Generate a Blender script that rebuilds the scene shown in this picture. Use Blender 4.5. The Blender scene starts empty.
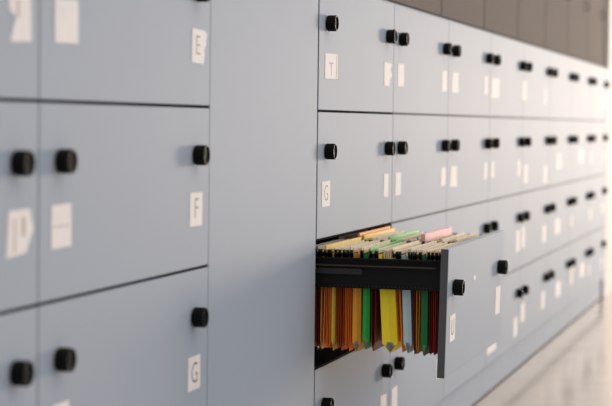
import bpy, bmesh, math, random
from mathutils import Vector, Matrix
random.seed(4)
sc = bpy.context.scene
COL = sc.collection
W, H, PL = 0.78, 0.2969, 0.098          # cabinet pitch, drawer pitch, plinth height (metres)
TOP = PL + 4 * H

# ------------------------------------------------------------------ materials
def mat(name, col, rough=.5, metal=0., spec=.5, noise=0., nscale=20., bump=0., coat=0.):
    m = bpy.data.materials.new(name); m.use_nodes = True
    nt = m.node_tree; b = nt.nodes['Principled BSDF']
    b.inputs['Base Color'].default_value = (*col, 1); b.inputs['Roughness'].default_value = rough
    b.inputs['Metallic'].default_value = metal; b.inputs['Specular IOR Level'].default_value = spec
    b.inputs['Coat Weight'].default_value = coat
    if noise or bump:
        tc = nt.nodes.new('ShaderNodeTexCoord'); n = nt.nodes.new('ShaderNodeTexNoise')
        n.inputs['Scale'].default_value = nscale; n.inputs['Detail'].default_value = 4
        nt.links.new(tc.outputs['Object'], n.inputs['Vector'])
        if noise:
            r = nt.nodes.new('ShaderNodeValToRGB')
            r.color_ramp.elements[0].position = .3; r.color_ramp.elements[1].position = .7
            r.color_ramp.elements[0].color = (*[c * (1 - noise) for c in col], 1)
            r.color_ramp.elements[1].color = (*[min(1, c * (1 + noise)) for c in col], 1)
            nt.links.new(n.outputs['Fac'], r.inputs['Fac']); nt.links.new(r.outputs['Color'], b.inputs['Base Color'])
        if bump:
            bp = nt.nodes.new('ShaderNodeBump'); bp.inputs['Strength'].default_value = bump
            bp.inputs['Distance'].default_value = .002
            nt.links.new(n.outputs['Fac'], bp.inputs['Height']); nt.links.new(bp.outputs['Normal'], b.inputs['Normal'])
    return m

PAINT = mat('blue_grey_paint', (.422, .482, .556), .6, spec=.07, noise=.012, nscale=3)
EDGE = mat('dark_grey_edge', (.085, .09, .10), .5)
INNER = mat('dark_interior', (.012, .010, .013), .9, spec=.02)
RAILM = mat('black_metal', (.005, .005, .005), .55, spec=.25)
SLIDE = mat('brown_slide_sticker', (.05, .032, .022), .5)
PLATE = mat('slide_plate', (.022, .022, .022), .5)
KNOB = mat('black_plastic', (.004, .004, .004), .6, spec=.12)
RIM = mat('knob_rim', (.045, .035, .03), .5, spec=.15)
PAPER = mat('label_paper', (.94, .89, .86), .7, noise=.03, nscale=40)
INK = mat('label_ink', (.17, .16, .16), .6)
STAIN = mat('label_stain', (.55, .42, .34), .7)
TAUPE = mat('taupe_laminate', (.225, .195, .170), .85, spec=.03, noise=.03, nscale=4)
FLOORM = mat('polished_floor', (.45, .40, .35), .12, spec=.45, noise=.06, nscale=5)
WALLM = mat('cream_plaster', (.62, .56, .49), .8, noise=.03, nscale=3, bump=.1)
ENDM = mat('tan_plaster', (.82, .76, .70), .75, noise=.03, nscale=3)
SHEETS = mat('cream_sheets', (.92, .80, .62), .75, noise=.10, nscale=60)
SHEETS2 = mat('grey_sheets', (.62, .58, .52), .75, noise=.15, nscale=60)
LINING = mat('grey_lining', (.22, .21, .20), .7, noise=.6, nscale=90)
SHEETS3 = mat('olive_sheets', (.55, .49, .32), .75, noise=.15, nscale=60)
CARD = {
    'orange': mat('orange_card', (.95, .24, .02), .6, noise=.08, nscale=15),
    'light orange': mat('light_orange_card', (.95, .40, .12), .6, noise=.08, nscale=15),
    'shaded red': mat('shaded_red_card', (.17, .012, .008), .6, noise=.08, nscale=15),  # orange-red card darkened, shade between the folders put into its colour
    'red': mat('red_card', (.50, .035, .012), .6, noise=.08, nscale=15),
    'rust brown': mat('rust_card', (.50, .085, .012), .6, noise=.08, nscale=15),
    'mustard': mat('mustard_card', (.72, .32, .02), .6, noise=.08, nscale=15),
    'olive yellow': mat('olive_yellow_card', (.66, .46, .05), .6, noise=.08, nscale=15),
    'green': mat('green_card', (.02, .36, .05), .6, noise=.06, nscale=15),
    'dark green': mat('dark_green_card', (.012, .16, .045), .6, noise=.06, nscale=15),
    'bright yellow': mat('yellow_card', (.95, .75, .02), .6, noise=.05, nscale=15),
    'pale blue': mat('pale_blue_card', (.46, .62, .66), .6, noise=.05, nscale=15),
    'pink': mat('pink_card', (.95, .52, .53), .6, noise=.03, nscale=15),
    'light green': mat('light_green_card', (.22, .62, .20), .6, noise=.05, nscale=15),
    'warm yellow': mat('warm_yellow_card', (.92, .66, .14), .6, noise=.05, nscale=15),
    'teal': mat('teal_card', (.10, .30, .26), .6, noise=.05, nscale=15),
    'bright orange': mat('bright_orange_card', (.95, .36, .10), .6, noise=.05, nscale=15),
    'white': mat('white_tab', (.80, .84, .80), .5, noise=.02, nscale=15),
}

# ------------------------------------------------------------------ mesh helpers
def box(bm, x0, x1, y0, y1, z0, z1, mi=0, bev=0.):
    vs = [bm.verts.new(p) for p in ((x0,y0,z0),(x1,y0,z0),(x1,y1,z0),(x0,y1,z0),(x0,y0,z1),(x1,y0,z1),(x1,y1,z1),(x0,y1,z1))]
    fs = [bm.faces.new([vs[i] for i in f]) for f in ((0,3,2,1),(4,5,6,7),(0,1,5,4),(1,2,6,5),(2,3,7,6),(3,0,4,7))]
    for f in fs: f.material_index = mi
    if bev:
        es = list({e for f in fs for e in f.edges})
        r = bmesh.ops.bevel(bm, geom=es, offset=bev, segments=2, profile=.5, affect='EDGES')
        for f in r['faces']: f.material_index = mi
    return fs

def prism(bm, pts, a, b, axis, mi=0):
    """polygon pts extruded from a to b along axis: 'x' pts are (y,z); 'y' pts are (x,z)"""
    mk = (lambda p, t: (t, p[0], p[1])) if axis == 'x' else (lambda p, t: (p[0], t, p[1]))
    A = [bm.verts.new(mk(p, a)) for p in pts]; B = [bm.verts.new(mk(p, b)) for p in pts]
    n = len(pts); fs = [bm.faces.new(A), bm.faces.new(B[::-1])]
    for i in range(n): fs.append(bm.faces.new((A[i], B[i], B[(i+1) % n], A[(i+1) % n])))
    for f in fs: f.material_index = mi
    return fs

def mesh_of(name, bm, mats, smooth=False):
    bmesh.ops.recalc_face_normals(bm, faces=bm.faces)
    me = bpy.data.meshes.new(name); bm.to_mesh(me); bm.free()
    for m in (mats if isinstance(mats, (list, tuple)) else [mats]): me.materials.append(m)
    if smooth:
        for p in me.polygons: p.use_smooth = True
    return me

def link(name, me, parent=None, loc=(0,0,0), rot=(0,0,0)):
    o = bpy.data.objects.new(name, me); COL.objects.link(o)
    o.parent = parent; o.location = loc; o.rotation_euler = rot
    return o

def obj(name, bm, mats, parent=None, loc=(0,0,0), rot=(0,0,0), smooth=False):
    return link(name, mesh_of(name, bm, mats, smooth), parent, loc, rot)

def tag(o, label, cat, group=None):
    o['label'] = label; o['category'] = cat
    if group: o['group'] = group
    return o

def struct(name, bm, mats):
    o = obj(name, bm, mats); o['kind'] = 'structure'; return o

# ------------------------------------------------------------------ setting
bm = bmesh.new(); box(bm, -7, 18, -6, 1.2, -.064, -.014); struct('floor', bm, FLOORM)
bm = bmesh.new(); box(bm, -7, 6.24, .62, .72, -.014, 2.9); struct('wall_back', bm, WALLM)
bm = bmesh.new(); box(bm, 8*W + .1015, 18, -.0005, .12, -.014, 2.9); struct('wall_right', bm, ENDM)

# ------------------------------------------------------------------ knob (knurled, hollow-faced black grip)
def knob_mesh():
    bm = bmesh.new(); N = 40
    # (radius, distance out of the front, ribbed?, material)
    prof = [(.0125, 0, 0, 0), (.0125, .0015, 0, 0), (.0176, .0018, 1, 0), (.0185, .003, 1, 0), (.0185, .0205, 1, 0),
            (.0182, .0228, 0, 0), (.0174, .0236, 0, 1), (.0160, .0236, 0, 1), (.0150, .0215, 0, 0), (.0130, .0192, 0, 0), (.004, .0186, 0, 0)]
    rings = []
    for r, d, rib, mi in prof:
        ring = []
        for k in range(N):
            a = 2*math.pi*k/N; rr = r - (.0009 if rib and k % 2 else 0)
            ring.append(bm.verts.new((rr*math.cos(a), -d, rr*math.sin(a))))
        rings.append(ring)
    for i in range(len(rings)-1):
        for k in range(N):
            f = bm.faces.new((rings[i][k], rings[i][(k+1)%N], rings[i+1][(k+1)%N], rings[i+1][k]))
            f.material_index = 1 if prof[i+1][3] and prof[i][3] else 0
    bm.faces.new(rings[-1]); bm.faces.new(rings[0][::-1])
    # small pointer ridge on the face
    box(bm, -.002, .002, -.0208, -.0186, -.010, .010)
    return mesh_of('knob', bm, [KNOB, RIM])
KNOB_ME = knob_mesh()

# ------------------------------------------------------------------ labels
def letter_polys(ch, size, x, z, stretch=1.):
    cu = bpy.data.curves.new('glyph', 'FONT'); cu.body = ch; cu.size = size; cu.align_x = 'CENTER'; cu.align_y = 'CENTER'
    cu.resolution_u = 4; cu.offset = -.0007
    t = bpy.data.objects.new('glyph', cu); COL.objects.link(t)
    dg = bpy.context.evaluated_depsgraph_get(); me = bpy.data.meshes.new_from_object(t.evaluated_get(dg))
    out = [[(me.vertices[i].co.x*stretch + x, me.vertices[i].co.y + z) for i in p.vertices] for p in me.polygons]
    bpy.data.objects.remove(t); bpy.data.curves.remove(cu); bpy.data.meshes.remove(me)
    return out

def paper_mesh(w, h, shape=None, letter=None, stains=()):
    """paper stuck on a drawer front, centred on its own middle"""
    bm = bmesh.new()
    pts = shape or [(-.5, -.5), (.5, -.49), (.49, .5), (-.49, .49)]
    prism(bm, [(p[0]*w, p[1]*h) for p in pts], -.0006, 0, 'y')
    if letter:
        ch, size, lx, lz, st = letter
        for poly in letter_polys(ch, size, lx*w, lz*h, st):
            f = bm.faces.new([bm.verts.new((p[0], -.0009, p[1])) for p in poly]); f.material_index = 1
    for (sx, sz, sw, sh) in stains:
        box(bm, (sx-sw/2)*w, (sx+sw/2)*w, -.00085, -.0006, (sz-sh/2)*h, (sz+sh/2)*h, 2)
    return mesh_of('paper_label', bm, [PAPER, INK, STAIN])
PLAIN = [paper_mesh(.070, .063), paper_mesh(.064, .060, [(-.5,-.5),(.5,-.46),(.47,.5),(-.5,.47)]), paper_mesh(.074, .062, [(-.48,-.5),(.5,-.5),(.5,.46),(-.5,.5)])]
RAGGED = [(-.5,-.5),(.28,-.5),(.34,-.2),(.3,-.08),(.44,.1),(.4,.22),(.5,.38),(.3,.5),(-.5,.5)]
TORN = [(-.45,-.5),(.5,-.48),(.48,.5),(-.5,.5),(-.5,.2),(-.18,.05),(-.32,-.2)]

# ------------------------------------------------------------------ filing cabinets
FW0, FW1 = .0018, W - .0018                     # drawer front, from the left side of its cabinet
FH = H - .0050
def front_mesh(edge, top=None):
    bm = bmesh.new()
    fs = box(bm, FW0, FW1, 0, .018, -FH/2, FH/2, 1)
    fs[2].material_index = 0
    for i in (0, 1): fs[i].material_index = 2
    es = list(fs[2].edges)
    r = bmesh.ops.bevel(bm, geom=es, offset=.0011, segments=1, affect='EDGES')
    for f in r['faces']: f.material_index = 0
    return mesh_of('drawer', bm, [PAINT, edge, top or GAPE])
GAPE = mat('gap_shade_edge', (.02, .017, .022), .8, spec=.03)  # top and bottom edges darkened to paint in the shade of the gaps
SEAM = mat('grey_edge', (.27, .275, .30), .6, spec=.1)
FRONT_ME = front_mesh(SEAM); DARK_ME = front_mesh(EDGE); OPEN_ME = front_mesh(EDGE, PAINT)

def carcass_mesh(shelf):
    bm = bmesh.new()
    t = .0012
    e = .0008
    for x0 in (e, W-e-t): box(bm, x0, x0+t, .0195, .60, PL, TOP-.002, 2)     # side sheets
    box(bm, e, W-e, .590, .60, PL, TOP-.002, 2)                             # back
    for k in range(5):                                                     # shelves between the drawers; flush fronts carry the gap shade as colour
        z = PL + k*H
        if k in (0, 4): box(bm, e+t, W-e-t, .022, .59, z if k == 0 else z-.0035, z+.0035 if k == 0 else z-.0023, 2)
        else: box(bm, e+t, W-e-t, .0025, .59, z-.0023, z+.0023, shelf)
    box(bm, e, W-e, .000, .60, TOP-.0022, TOP-.0004, 0)                     # top sheet
    box(bm, e, W-e, .012, .60, -.008, PL-.0025, 0)                           # plinth
    return mesh_of('carcass', bm, [PAINT, SHELF, INNER])
SHELF = mat('faint_gap_shade_shelf', (.13, .125, .125), .7, spec=.1)  # paler than the dark shelves, so the painted gap shade fades along the row
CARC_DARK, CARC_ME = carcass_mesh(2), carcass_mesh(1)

# labels: (cabinet, row, side) -> (centre x, centre depth below drawer top, mesh)
def L(x, dz, me=None): return (x, dz, me)
LAB = {}
for n in range(-3, 8):
    for r in range(4):
        for s in 'LR':
            x = (.078 if s == 'L' else .702) + random.uniform(-.008, .008)
            LAB[n, r, s] = (x, .191 + random.uniform(-.006, .006), random.choice(PLAIN))
for r in range(4): LAB.pop((-1, r, 'L')); LAB.pop((-1, r, 'R'))
LAB[-2,0,'R'] = (.716, .187, paper_mesh(.086, .062, RAGGED, ('E', .052, -.12, 0, 1.15)))
LAB[-2,1,'R'] = (.704, .188, paper_mesh(.070, .062, None, ('F', .056, 0, 0, 1.0)))
LAB[-2,2,'R'] = (.701, .192, paper_mesh(.068, .063, None, ('G', .056, .02, -.02, 1.0)))
LAB[-2,0,'L'] = (.098, .176, paper_mesh(.090, .066))
LAB[-2,1,'L'] = (.082, .186, paper_mesh(.076, .066, None, None, [(0, 0, .8, .025)]))
LAB[-3,0,'R'] = (.712, .183, paper_mesh(.076, .064, TORN, None, [(-.1, .25, .08, .4)]))
LAB[-3,1,'R'] = (.714, .188, paper_mesh(.092, .068, [(-.5,-.5),(.22,-.44),(.5,.05),(.36,.5),(-.42,.48)], None, [(.12, .12, .10, .4), (-.2, -.05, .05, .7)]))
LAB[0,0,'L'] = (.113, .1915, paper_mesh(.116, .059, None, ('T', .046, -.02, -.14, 1.7), [(.40, 0, .04, .9)]))
LAB[0,1,'L'] = (.077, .1925, paper_mesh(.074, .060, None, ('G', .054, 0, 0, 1.0)))
LAB[0,2,'L'] = (.073, .187, paper_mesh(.066, .062, None, ('U', .056, 0, 0, 1.0)))
LAB[0,2,'R'] = (.708, .182, paper_mesh(.076, .074))
LAB[0,0,'R'] = (.712, .194, paper_mesh(.094, .062, [(-.5,-.5),(.2,-.5),(.22,-.2),(.5,.0),(.3,.2),(.45,.5),(-.5,.5)]))
LAB[1,0,'L'] = (.090, .191, paper_mesh(.078, .062))
LAB[1,0,'R'] = (.712, .192, paper_mesh(.080, .064))
LAB[2,0,'L'] = (.112, .192, paper_mesh(.115, .064, [(-.5,-.5),(.5,-.5),(.4,.1),(.5,.5),(-.4,.5)]))
LAB[0,1,'R'] = (.705, .192, paper_mesh(.055, .062))
LAB[2,1,'L'] = (.112, .193, paper_mesh(.125, .065, [(-.5,-.5),(.5,-.5),(.35,.2),(.4,.5),(-.4,.5)]))
LAB[1,1,'R'] = (.718, .189, paper_mesh(.072, .058))
LAB[0,3,'L'] = (.09, .20, PLAIN[0]); LAB[1,3,'L'] = (.064, .190, PLAIN[0])
BIG = paper_mesh(.10, .075); WIDE = paper_mesh(.16, .07); TALL = paper_mesh(.09, .085)
LAB[3,3,'L'] = (.115, .215, paper_mesh(.20, .085))
LAB[3,3,'R'] = (.675, .225, BIG); LAB[4,3,'L'] = (.08, .185, BIG)
LAB[3,2,'R'] = (.705, .185, TALL); LAB[4,2,'L'] = (.06, .178, TALL)
LAB[4,2,'R'] = (.67, .20, BIG); LAB[5,2,'L'] = (.33, .19, WIDE)
LAB[6,3,'L'] = (.10, .16, TALL); LAB[6,3,'R'] = (.54, .168, WIDE); LAB[5,3,'L'] = (.39, .185, WIDE); LAB[4,3,'R'] = (.67, .19, BIG)
LAB[4,1,'L'] = (.10, .223, BIG); LAB[4,1,'R'] = (.67, .24, BIG); LAB[5,1,'L'] = (.34, .19, WIDE); LAB[6,1,'L'] = (.41, .18, WIDE)
LAB[3,0,'L'] = (.11, .193, paper_mesh(.17, .07)); LAB[2,0,'R'] = (.69, .187, PLAIN[0])
LAB[4,0,'L'] = (.03, .187, BIG); LAB[4,0,'R'] = (.63, .20, PLAIN[0])
for k in ((5,0,'L'),(5,0,'R'),(6,0,'L'),(6,0,'R'),(7,0,'L'),(5,1,'R'),(6,1,'R'),(5,2,'R'),(6,2,'R'),(5,3,'R'),(3,0,'R')): LAB.pop(k)

OPEN = -.305                              # how far the one drawer is pulled out
DROP = .009
WORDS = {-3: 'grey-blue filing cabinet at the left edge of the picture, mostly cut off',
         -2: 'grey-blue filing cabinet left of the blank filler panel, labelled E, F and G',
         0: 'grey-blue filing cabinet whose third drawer is pulled open showing coloured files',
         1: 'closed filing cabinet directly to the right of the one with the open drawer',
         2: 'closed filing cabinet, second to the right of the one with the open drawer',
         3: 'closed filing cabinet, third to the right of the one with the open drawer',
         4: 'closed filing cabinet, fourth to the right of the one with the open drawer',
         5: 'pale blurred filing cabinet, third from the far right end of the row',
         6: 'pale blurred filing cabinet, second from the far right end of the row',
         7: 'pale blurred filing cabinet at the far right end of the row, beside the wall'}
open_drawer = None
for n in (-3, -2, 0, 1, 2, 3, 4, 5, 6, 7):
    root = bpy.data.objects.new('filing_cabinet', None); COL.objects.link(root); root.location = (n*W, 0, 0)
    tag(root, WORDS[n], 'filing cabinet', 'filing cabinets along the wall')
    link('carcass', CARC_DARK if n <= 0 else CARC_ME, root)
    for r in range(4):
        zc = PL + (3.5 - r)*H
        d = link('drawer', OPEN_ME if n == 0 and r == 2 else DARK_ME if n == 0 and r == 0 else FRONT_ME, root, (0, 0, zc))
        if n == 0 and r == 2:
            open_drawer = d; d['label'] = 'drawer pulled open'
            d.location = (0, OPEN, zc - DROP); d.rotation_euler = (math.radians(1.1), 0, 0)
        for s, kx in (('L', .072), ('R', .697)):
            link('knob', KNOB_ME, d, (kx, 0, H/2 - (.0885 if n < 0 else .0935)))
            if (n, r, s) in LAB:
                x, dz, me = LAB[n, r, s]
                link('paper_label', me, d, (x, -.0002, H/2 - dz), (0, random.uniform(-.03, .03), 0))

# open drawer: little round sticker, side rails, cross members, back plate (drawer frame coordinates)
bm = bmesh.new()
prism(bm, [(.018*math.cos(a*math.pi/8), .006*math.sin(a*math.pi/8)) for a in range(16)], -.0007, 0, 'y')
obj('round_sticker', bm, [PAPER], open_drawer, (.345, -.0002, H/2 - .094))
RZ = .650                                # top of the drawer sides in the room
def local(bmx, name, mats):
    """mesh built in cabinet coordinates, hung under the open drawer"""
    M = (Matrix.Translation(open_drawer.location) @ open_drawer.rotation_euler.to_matrix().to_4x4()).inverted()
    bmx.transform(M); return obj(name, bmx, mats, open_drawer)
Y0, Y1 = OPEN + .0200, .30
for sx in (.018, .760):
    bm = bmesh.new()
    box(bm, sx, sx+.002, Y0, Y1, .584, RZ)                              # side plate
    box(bm, sx-.0035, sx, Y0, Y1, .584, .5875)                           # bottom lip
    box(bm, sx-.006, sx+.005, Y0, Y1, RZ, RZ+.0035)                      # top lip that carries the hooks
    box(bm, sx-.008, sx, Y0+.004, Y1, .632, .6395)                       # slide profile
    box(bm, sx-.010, sx-.008, Y0+.01, Y1, .6345, .6375, 1)               # worn brown slide edge
    box(bm, sx-.006, sx, -.105, .05, .616, .629, 2)                       # plate of the slide mechanism
    for k in range(26): box(bm, sx-.0012, sx, Y0+.02+k*.009, Y0+.023+k*.009, .5885, .5905, 1)
    for k in range(4): box(bm, sx-.0075, sx-.006, -.100+k*.010, -.095+k*.010, .626, .6285, 1)
    local(bm, 'side_rail', [RAILM, SLIDE, PLATE])
bm = bmesh.new(); box(bm, .386, .392, Y0, Y1, .584, RZ); box(bm, .382, .396, Y0, Y1, RZ, RZ+.0035); local(bm, 'centre_rail', [RAILM])
bm = bmesh.new(); box(bm, .018, .762, Y1, Y1+.002, .584, RZ); local(bm, 'back_plate', [RAILM])
bm = bmesh.new(); box(bm, .018, .762, Y0-.0012, Y0, .60, RZ); local(bm, 'front_plate', [RAILM])

# blank filler panel between the two banks
bm = bmesh.new()
box(bm, -W+.0006, -.0095, 0, .40, -.008, TOP-.0004, 0)
tag(obj('filler_panel', bm, [PAINT]), 'plain blank blue-grey filler panel between the two banks of cabinets', 'panel')

bm = bmesh.new()
box(bm, 8*W+.0018, 8*W+.100, 0, .40, -.008, TOP-.0004, 0)
tag(obj('filler_panel', bm, [PAINT]), 'narrow upright filler strip closing the far right end of the cabinet row', 'panel')

# ------------------------------------------------------------------ upper cupboards, standing on the filing cabinets, set back a little
def upper():
    bm = bmesh.new()
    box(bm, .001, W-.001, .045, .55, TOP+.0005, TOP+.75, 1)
    box(bm, .001, W-.001, .030, .045, TOP+.0005, TOP+.012, 0)
    c = mesh_of('carcass', bm, [TAUPE, INNER])
    bm = bmesh.new(); box(bm, .007, W-.007, .025, .043, TOP+.013, TOP+.745, 0, .0008)
    d = mesh_of('door', bm, [TAUPE])
    bm = bmesh.new(); box(bm, .655, .665, .000, .006, TOP+.265, TOP+.31, 0, .002)
    for z in (.268, .302): box(bm, .657, .663, .006, .025, TOP+z, TOP+z+.006)
    h = mesh_of('handle', bm, [EDGE])
    return c, d, h
UC, UD, UH = upper()
UW = ['above the open-drawer filing cabinet', 'above the first closed cabinet right of the open drawer', 'above the second closed cabinet right of the open drawer',
      'above the third closed cabinet right of the open drawer', 'above the fourth closed cabinet right of the open drawer', 'third from the far right end',
      'second from the far right end', 'at the far right end, beside the wall']
for n in range(8):
    root = bpy.data.objects.new('wall_cupboard', None); COL.objects.link(root); root.location = (n*W, 0, 0)
    tag(root, 'taupe upper cupboard ' + UW[n], 'cupboard', 'taupe cupboards on top of the filing row')
    link('carcass', UC, root); d = link('door', UD, root); link('handle', UH, d)

# ------------------------------------------------------------------ hanging folders
ORD = ['first', 'second', 'third', 'fourth', 'fifth', 'sixth', 'seventh', 'eighth', 'ninth', 'tenth', 'eleventh', 'twelfth', 'thirteenth', 'fourteenth',
       'fifteenth', 'sixteenth', 'seventeenth', 'eighteenth', 'nineteenth', 'twentieth', 'twenty-first', 'twenty-second', 'twenty-third', 'twenty-fourth',
       'twenty-fifth', 'twenty-sixth']
ROD = RZ + .0042
def folder(xa, xb, y, t, kind, colour, group, label, zb, sheets=None, strip=None, lean=0., tab=None, high=None, cut=.002):
    """xa..xb: rod ends; y: middle; t: thickness; kind 'open' (thin V) or 'gusset' (closed sides); zb: bottom"""
    root = bpy.data.objects.new('hanging_folder', None); COL.objects.link(root)
    root.location = ((xa+xb)/2, y + lean*.11, zb + abs(lean)*t/2); root.rotation_euler = (lean, 0, 0)
    tag(root, label, 'folder', group)
    hx = (xb-xa)/2; j = hx - .013           # half length of rod / of jacket
    rz = ROD - zb; h = t/2; th = .0009
    m = CARD[colour]
    jt = rz + .008 if kind == 'gusset' else rz
    vee = .020 if kind == 'open' else .024
    bm = bmesh.new()
    yo = .25*h if kind == 'open' else h      # how far open the V is half-way down
    # two card panels that meet in a point at the bottom
    outl = [(-h, jt), (-h*.98, rz*.55), (-max(yo, h*.8), vee), (0, 0), (max(yo, h*.8), vee), (h*.98, rz*.55), (h, jt)]
    inn = [(h-th, jt), (h*.98-th, rz*.55), (max(yo, h*.8)-th, vee), (0, th*1.6), (-max(yo, h*.8)+th, vee), (-h*.98+th, rz*.55), (-h+th, jt)]
    n = len(outl); A = []; B = []
    for sgn, S in ((-1, A), (1, B)):
        S.append([bm.verts.new((sgn*j, p[0], p[1])) for p in outl]); S.append([bm.verts.new((sgn*j, p[0], p[1])) for p in inn[::-1]])
    for S in (A, B):
        for i in range(n-1): bm.faces.new((S[0][i], S[0][i+1], S[1][i+1], S[1][i]))
    for q in (0, 1):
        for i in range(n-1): bm.faces.new((A[q][i], A[q][i+1], B[q][i+1], B[q][i]))
    for i in (0, n-1): bm.faces.new((A[0][i], B[0][i], B[1][i], A[1][i]))
    jk = obj('jacket', bm, [m], root)
    if kind == 'gusset':
        for sgn in (-1, 1):
            bm = bmesh.new(); g = h-.0003
            x0, x1 = (sgn*(j+.0006), sgn*(j-.0004))
            fold = min(.004, t*.2)
            # pleated side panel with a centre fold, stopping short of the bottom
            for a, b, da, db in ((-g, 0, 0, fold), (0, g, fold, 0)):
                ztop = jt-cut
                P = [(x0-sgn*da, a, .021 if a else .012), (x0-sgn*db, b, .021 if b else .012), (x0-sgn*db, b, ztop), (x0-sgn*da, a, ztop)]
                Q = [(p[0]-sgn*.0007, p[1], p[2]) for p in P]
                v = [bm.verts.new(p) for p in P+Q]
                for f in ((0,1,2,3),(7,6,5,4),(0,4,5,1),(1,5,6,2),(2,6,7,3),(3,7,4,0)): bm.faces.new([v[i] for i in f])
            obj('side_gusset', bm, [m], root)
    # sheets of paper inside
    sm = sheets or SHEETS
    pt = (high or (RZ + .0225)) - zb
    bm = bmesh.new(); k = max(1, int(t*.72/.0042)); step = t*.80/k
    for i in range(k):
        ya = -t*.39 + i*step
        box(bm, -j+.030+random.uniform(0, .004), j-.006-random.uniform(0, .006), ya, ya+step*.60, .028, pt+random.uniform(-.004, .003), 0)
    if kind == 'gusset':                      # crumpled grey lining seen at the open bottom corner
        prism(bm, [(-h*.6, .019), (0, .004), (h*.6, .019), (h*.3, .026), (-h*.35, .024)], -j+.0015, j-.0015, 'x', 1)
    obj('paper_stack', bm, [sm, LINING], root)
    # hanger rods with hooked ends on both panels
    for s in (-1, 1):
        bm = bmesh.new(); yy = s*(h+.0003)
        box(bm, -hx, hx, yy-.0009, yy+.0009, rz+.0005, rz+.0085)
        for e in (-1, 1):
            xo = e*hx
            box(bm, min(xo, xo-e*.013), max(xo, xo-e*.013), yy-.0009, yy+.0009, rz, rz+.0165)
            pass
        obj('hanger_rod', bm, [RAILM], root)
    if strip:
        bm = bmesh.new(); c, w, z0, z1 = strip
        box(bm, -j-.004, j, -h-w*.5, -h+w*.5, rz+z0, rz+z1, 0, .0004); obj('index_strip', bm, [CARD[c]], root)
    if tab:
        bm = bmesh.new(); c, x, w, z1 = tab
        prism(bm, [(x-w/2, rz+.003), (x+w/2, rz+.003), (x+w/2-.002, rz+z1), (x-w/2+.002, rz+z1)], -h-.0022, -h-.0012, 'y'); obj('index_tab', bm, [CARD[c]], root)
    return root

def ypx(px): return -.287 + (442.1 - px)/428.        # depth in the drawer from the measured spacing, near track
NEAR = [  # start, end (spacing measured), kind, colour, extras
    (299, 304, 'open', 'orange', {}), (304.5, 309.5, 'open', 'shaded red', {}), (310, 315, 'open', 'orange', {}),
    (315.6, 319.6, 'open', 'shaded red', {}),
    (320.3, 325.4, 'open', 'light orange', dict(strip=('warm yellow', .0035, .006, .025), lean=.012)),
    (326, 329, 'open', 'orange', {}),
    (329.5, 331.2, 'open', 'orange', {}),
    (331.7, 336, 'gusset', 'olive yellow', {}),
    (336.8, 340, 'open', 'rust brown', dict(tab=('warm yellow', -.158, .010, .020))),
    (340.6, 344.6, 'open', 'rust brown', {}),
    (345.2, 348, 'open', 'orange', {}),
    (348.7, 352, 'open', 'orange', dict(tab=('warm yellow', -.158, .010, .022))),
    (352.8, 362.4, 'gusset', 'mustard', dict(tab=('warm yellow', -.158, .010, .022))),
    (363.2, 371, 'gusset', 'green', dict(strip=('light green', .003, .000, .022))),
    (371.8, 377, 'open', 'shaded red', {}),
    (380.6, 397.6, 'gusset', 'bright yellow', dict(lean=-.058, cut=.075)),
    (400.4, 401.8, 'open', 'orange', dict(lean=-.058)),
    (403, 412.3, 'gusset', 'pale blue', dict(lean=-.04, tab=('white', -.157, .012, .020))),
    (413.6, 416.2, 'open', 'shaded red', dict(lean=-.025)),
    (416.6, 421, 'open', 'mustard', {}),
    (421.6, 429, 'gusset', 'dark green', {}),
    (429.6, 433, 'open', 'shaded red', dict(tab=('bright orange', -.158, .008, .018))),
    (433.6, 437, 'open', 'red', {}),
    (437.6, 440.4, 'open', 'shaded red', {}),
]
for i, (a, b, kind, c, ex) in enumerate(NEAR):
    y = ypx((a+b)/2); t = (b-a)/428.*(.9 if kind == 'gusset' else .78)
    nm = 'closed-sided' if kind == 'gusset' else 'card'
    lab = f'{c} {nm} hanging folder, {ORD[i]} from the cabinet in the near file track'
    folder(.0165, .382, y, t, kind, c, 'hanging folders in the near track of the open drawer', lab, (.439 if i < 17 else .435) + random.uniform(-.004, .003), **ex)

def ypx2(px): return -.287 + (471.9 - px)/396.
FAR = [
    (333, 339, 'orange', {}), (340, 347, 'shaded red', {}), (348, 354, 'rust brown', {}),
    (355, 359.5, 'orange', dict(strip=('bright orange', .006, .004, .032), high=RZ+.0265)),
    (360.5, 364.5, 'mustard', dict(strip=('warm yellow', .005, .004, .027))),
    (365.5, 371, 'rust brown', {}), (372, 377, 'orange', {}),
    (378, 383, 'shaded red', {}),
    (384, 391, 'green', dict(strip=('light green', .005, .000, .025))),
    (392, 398, 'orange', {}), (399, 404, 'mustard', dict(sheets=SHEETS3)), (405, 410, 'dark green', {}), (411, 417, 'shaded red', dict(tab=('teal', -.155, .02, .026))),
    (418, 425, 'red', dict(strip=('pink', .011, .000, .034))),
    (426, 431, 'rust brown', dict(sheets=SHEETS3)), (432, 437, 'mustard', dict(tab=('warm yellow', -.156, .014, .026), sheets=SHEETS3)),
    (438, 444, 'orange', {}), (445, 450, 'red', dict(sheets=SHEETS3)), (451, 457, 'shaded red', {}), (458, 463, 'orange', dict(sheets=SHEETS3)), (464, 470, 'shaded red', dict(sheets=SHEETS3)),
]
for i, (a, b, c, ex) in enumerate(FAR):
    y = ypx2((a+b)/2); t = (b-a)/396.*.8
    lab = f'{c} card hanging folder, {ORD[i]} from the cabinet in the far file track'
    folder(.386 + .0005, .760, y, t, 'open', c, 'hanging folders in the far track of the open drawer', lab, .441 + random.uniform(-.003, .003), **ex)

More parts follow.
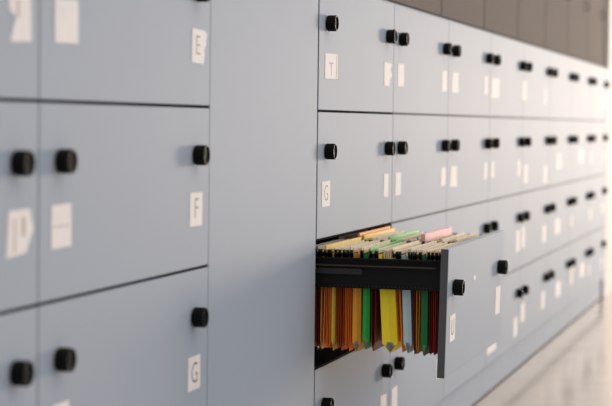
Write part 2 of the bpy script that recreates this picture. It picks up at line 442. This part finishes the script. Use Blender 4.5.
# ------------------------------------------------------------------ light
w = bpy.data.worlds.new('World'); sc.world = w; w.use_nodes = True
nt = w.node_tree; bg = nt.nodes['Background']
tc = nt.nodes.new('ShaderNodeTexCoord'); sx = nt.nodes.new('ShaderNodeSeparateXYZ')
nt.links.new(tc.outputs['Generated'], sx.inputs[0])
def ramp(sock, stops):
    mr = nt.nodes.new('ShaderNodeMapRange'); mr.inputs[1].default_value = -1; mr.inputs[2].default_value = 1
    rp = nt.nodes.new('ShaderNodeValToRGB'); nt.links.new(sock, mr.inputs[0]); nt.links.new(mr.outputs[0], rp.inputs[0])
    cr = rp.color_ramp
    while len(cr.elements) < len(stops): cr.elements.new(.5)
    for e, (p, c) in zip(cr.elements, stops): e.position = p; e.color = (*c, 1)
    return rp.outputs[0]
side = ramp(sx.outputs['X'], [(0, (.21, .22, .25)), (.5, (.49, .655, .93)), (1, (.95, .88, .82))])
up = ramp(sx.outputs['Z'], [(.70, (0, 0, 0)), (.92, (1, 1, 1))])
mx = nt.nodes.new('ShaderNodeMix'); mx.data_type = 'RGBA'
nt.links.new(up, mx.inputs[0]); nt.links.new(side, mx.inputs[6]); mx.inputs[7].default_value = (1.6, 1.36, 1.08, 1)
nt.links.new(mx.outputs[2], bg.inputs[0])
bg.inputs[1].default_value = .97

def area(name, loc, target, sx, sy, power, col):
    l = bpy.data.lights.new(name, 'AREA'); l.shape = 'RECTANGLE'; l.size = sx; l.size_y = sy; l.energy = power; l.color = col
    o = bpy.data.objects.new(name, l); COL.objects.link(o); o.location = loc
    o.rotation_euler = (Vector(target) - Vector(loc)).to_track_quat('-Z', 'Y').to_euler()
    return o
area('window_light', (16, -4.5, 1.25), (2, 0, .8), 2.2, 1.8, 1010, (1.0, .83, .68))

area('end_fill_light', (10.5, -1.3, 2.0), (6.2, 0, 1.15), .8, .6, 20, (1.0, .92, .84))  # extra lamp added to whiten the upper far end of the row

# ------------------------------------------------------------------ camera
cam = bpy.data.cameras.new('camera'); co = bpy.data.objects.new('camera', cam); COL.objects.link(co)
F, yaw, pitch, roll = 1800., .2685, -.0448, .0114
C = Vector((-3.9772, -1.0679, .9623))
fw = Vector((math.cos(yaw)*math.cos(pitch), math.sin(yaw)*math.cos(pitch), math.sin(pitch)))
r = Vector((math.sin(yaw), -math.cos(yaw), 0)); u = r.cross(fw)
r2 = r*math.cos(roll) + u*math.sin(roll); u2 = -r*math.sin(roll) + u*math.cos(roll)
M = Matrix((r2, u2, -fw)).transposed().to_4x4(); M.translation = C
co.matrix_world = M
cam.sensor_fit = 'HORIZONTAL'; cam.sensor_width = 36; cam.lens = F/612*36
cam.clip_start = .1; cam.clip_end = 100
cam.dof.use_dof = True; cam.dof.focus_distance = 4.08; cam.dof.aperture_fstop = 4.2; cam.dof.aperture_blades = 0
sc.camera = co
sc.view_settings.view_transform = 'Standard'; sc.view_settings.look = 'None'; sc.view_settings.exposure = 0; sc.view_settings.gamma = 1
sc.cycles.use_denoising = True
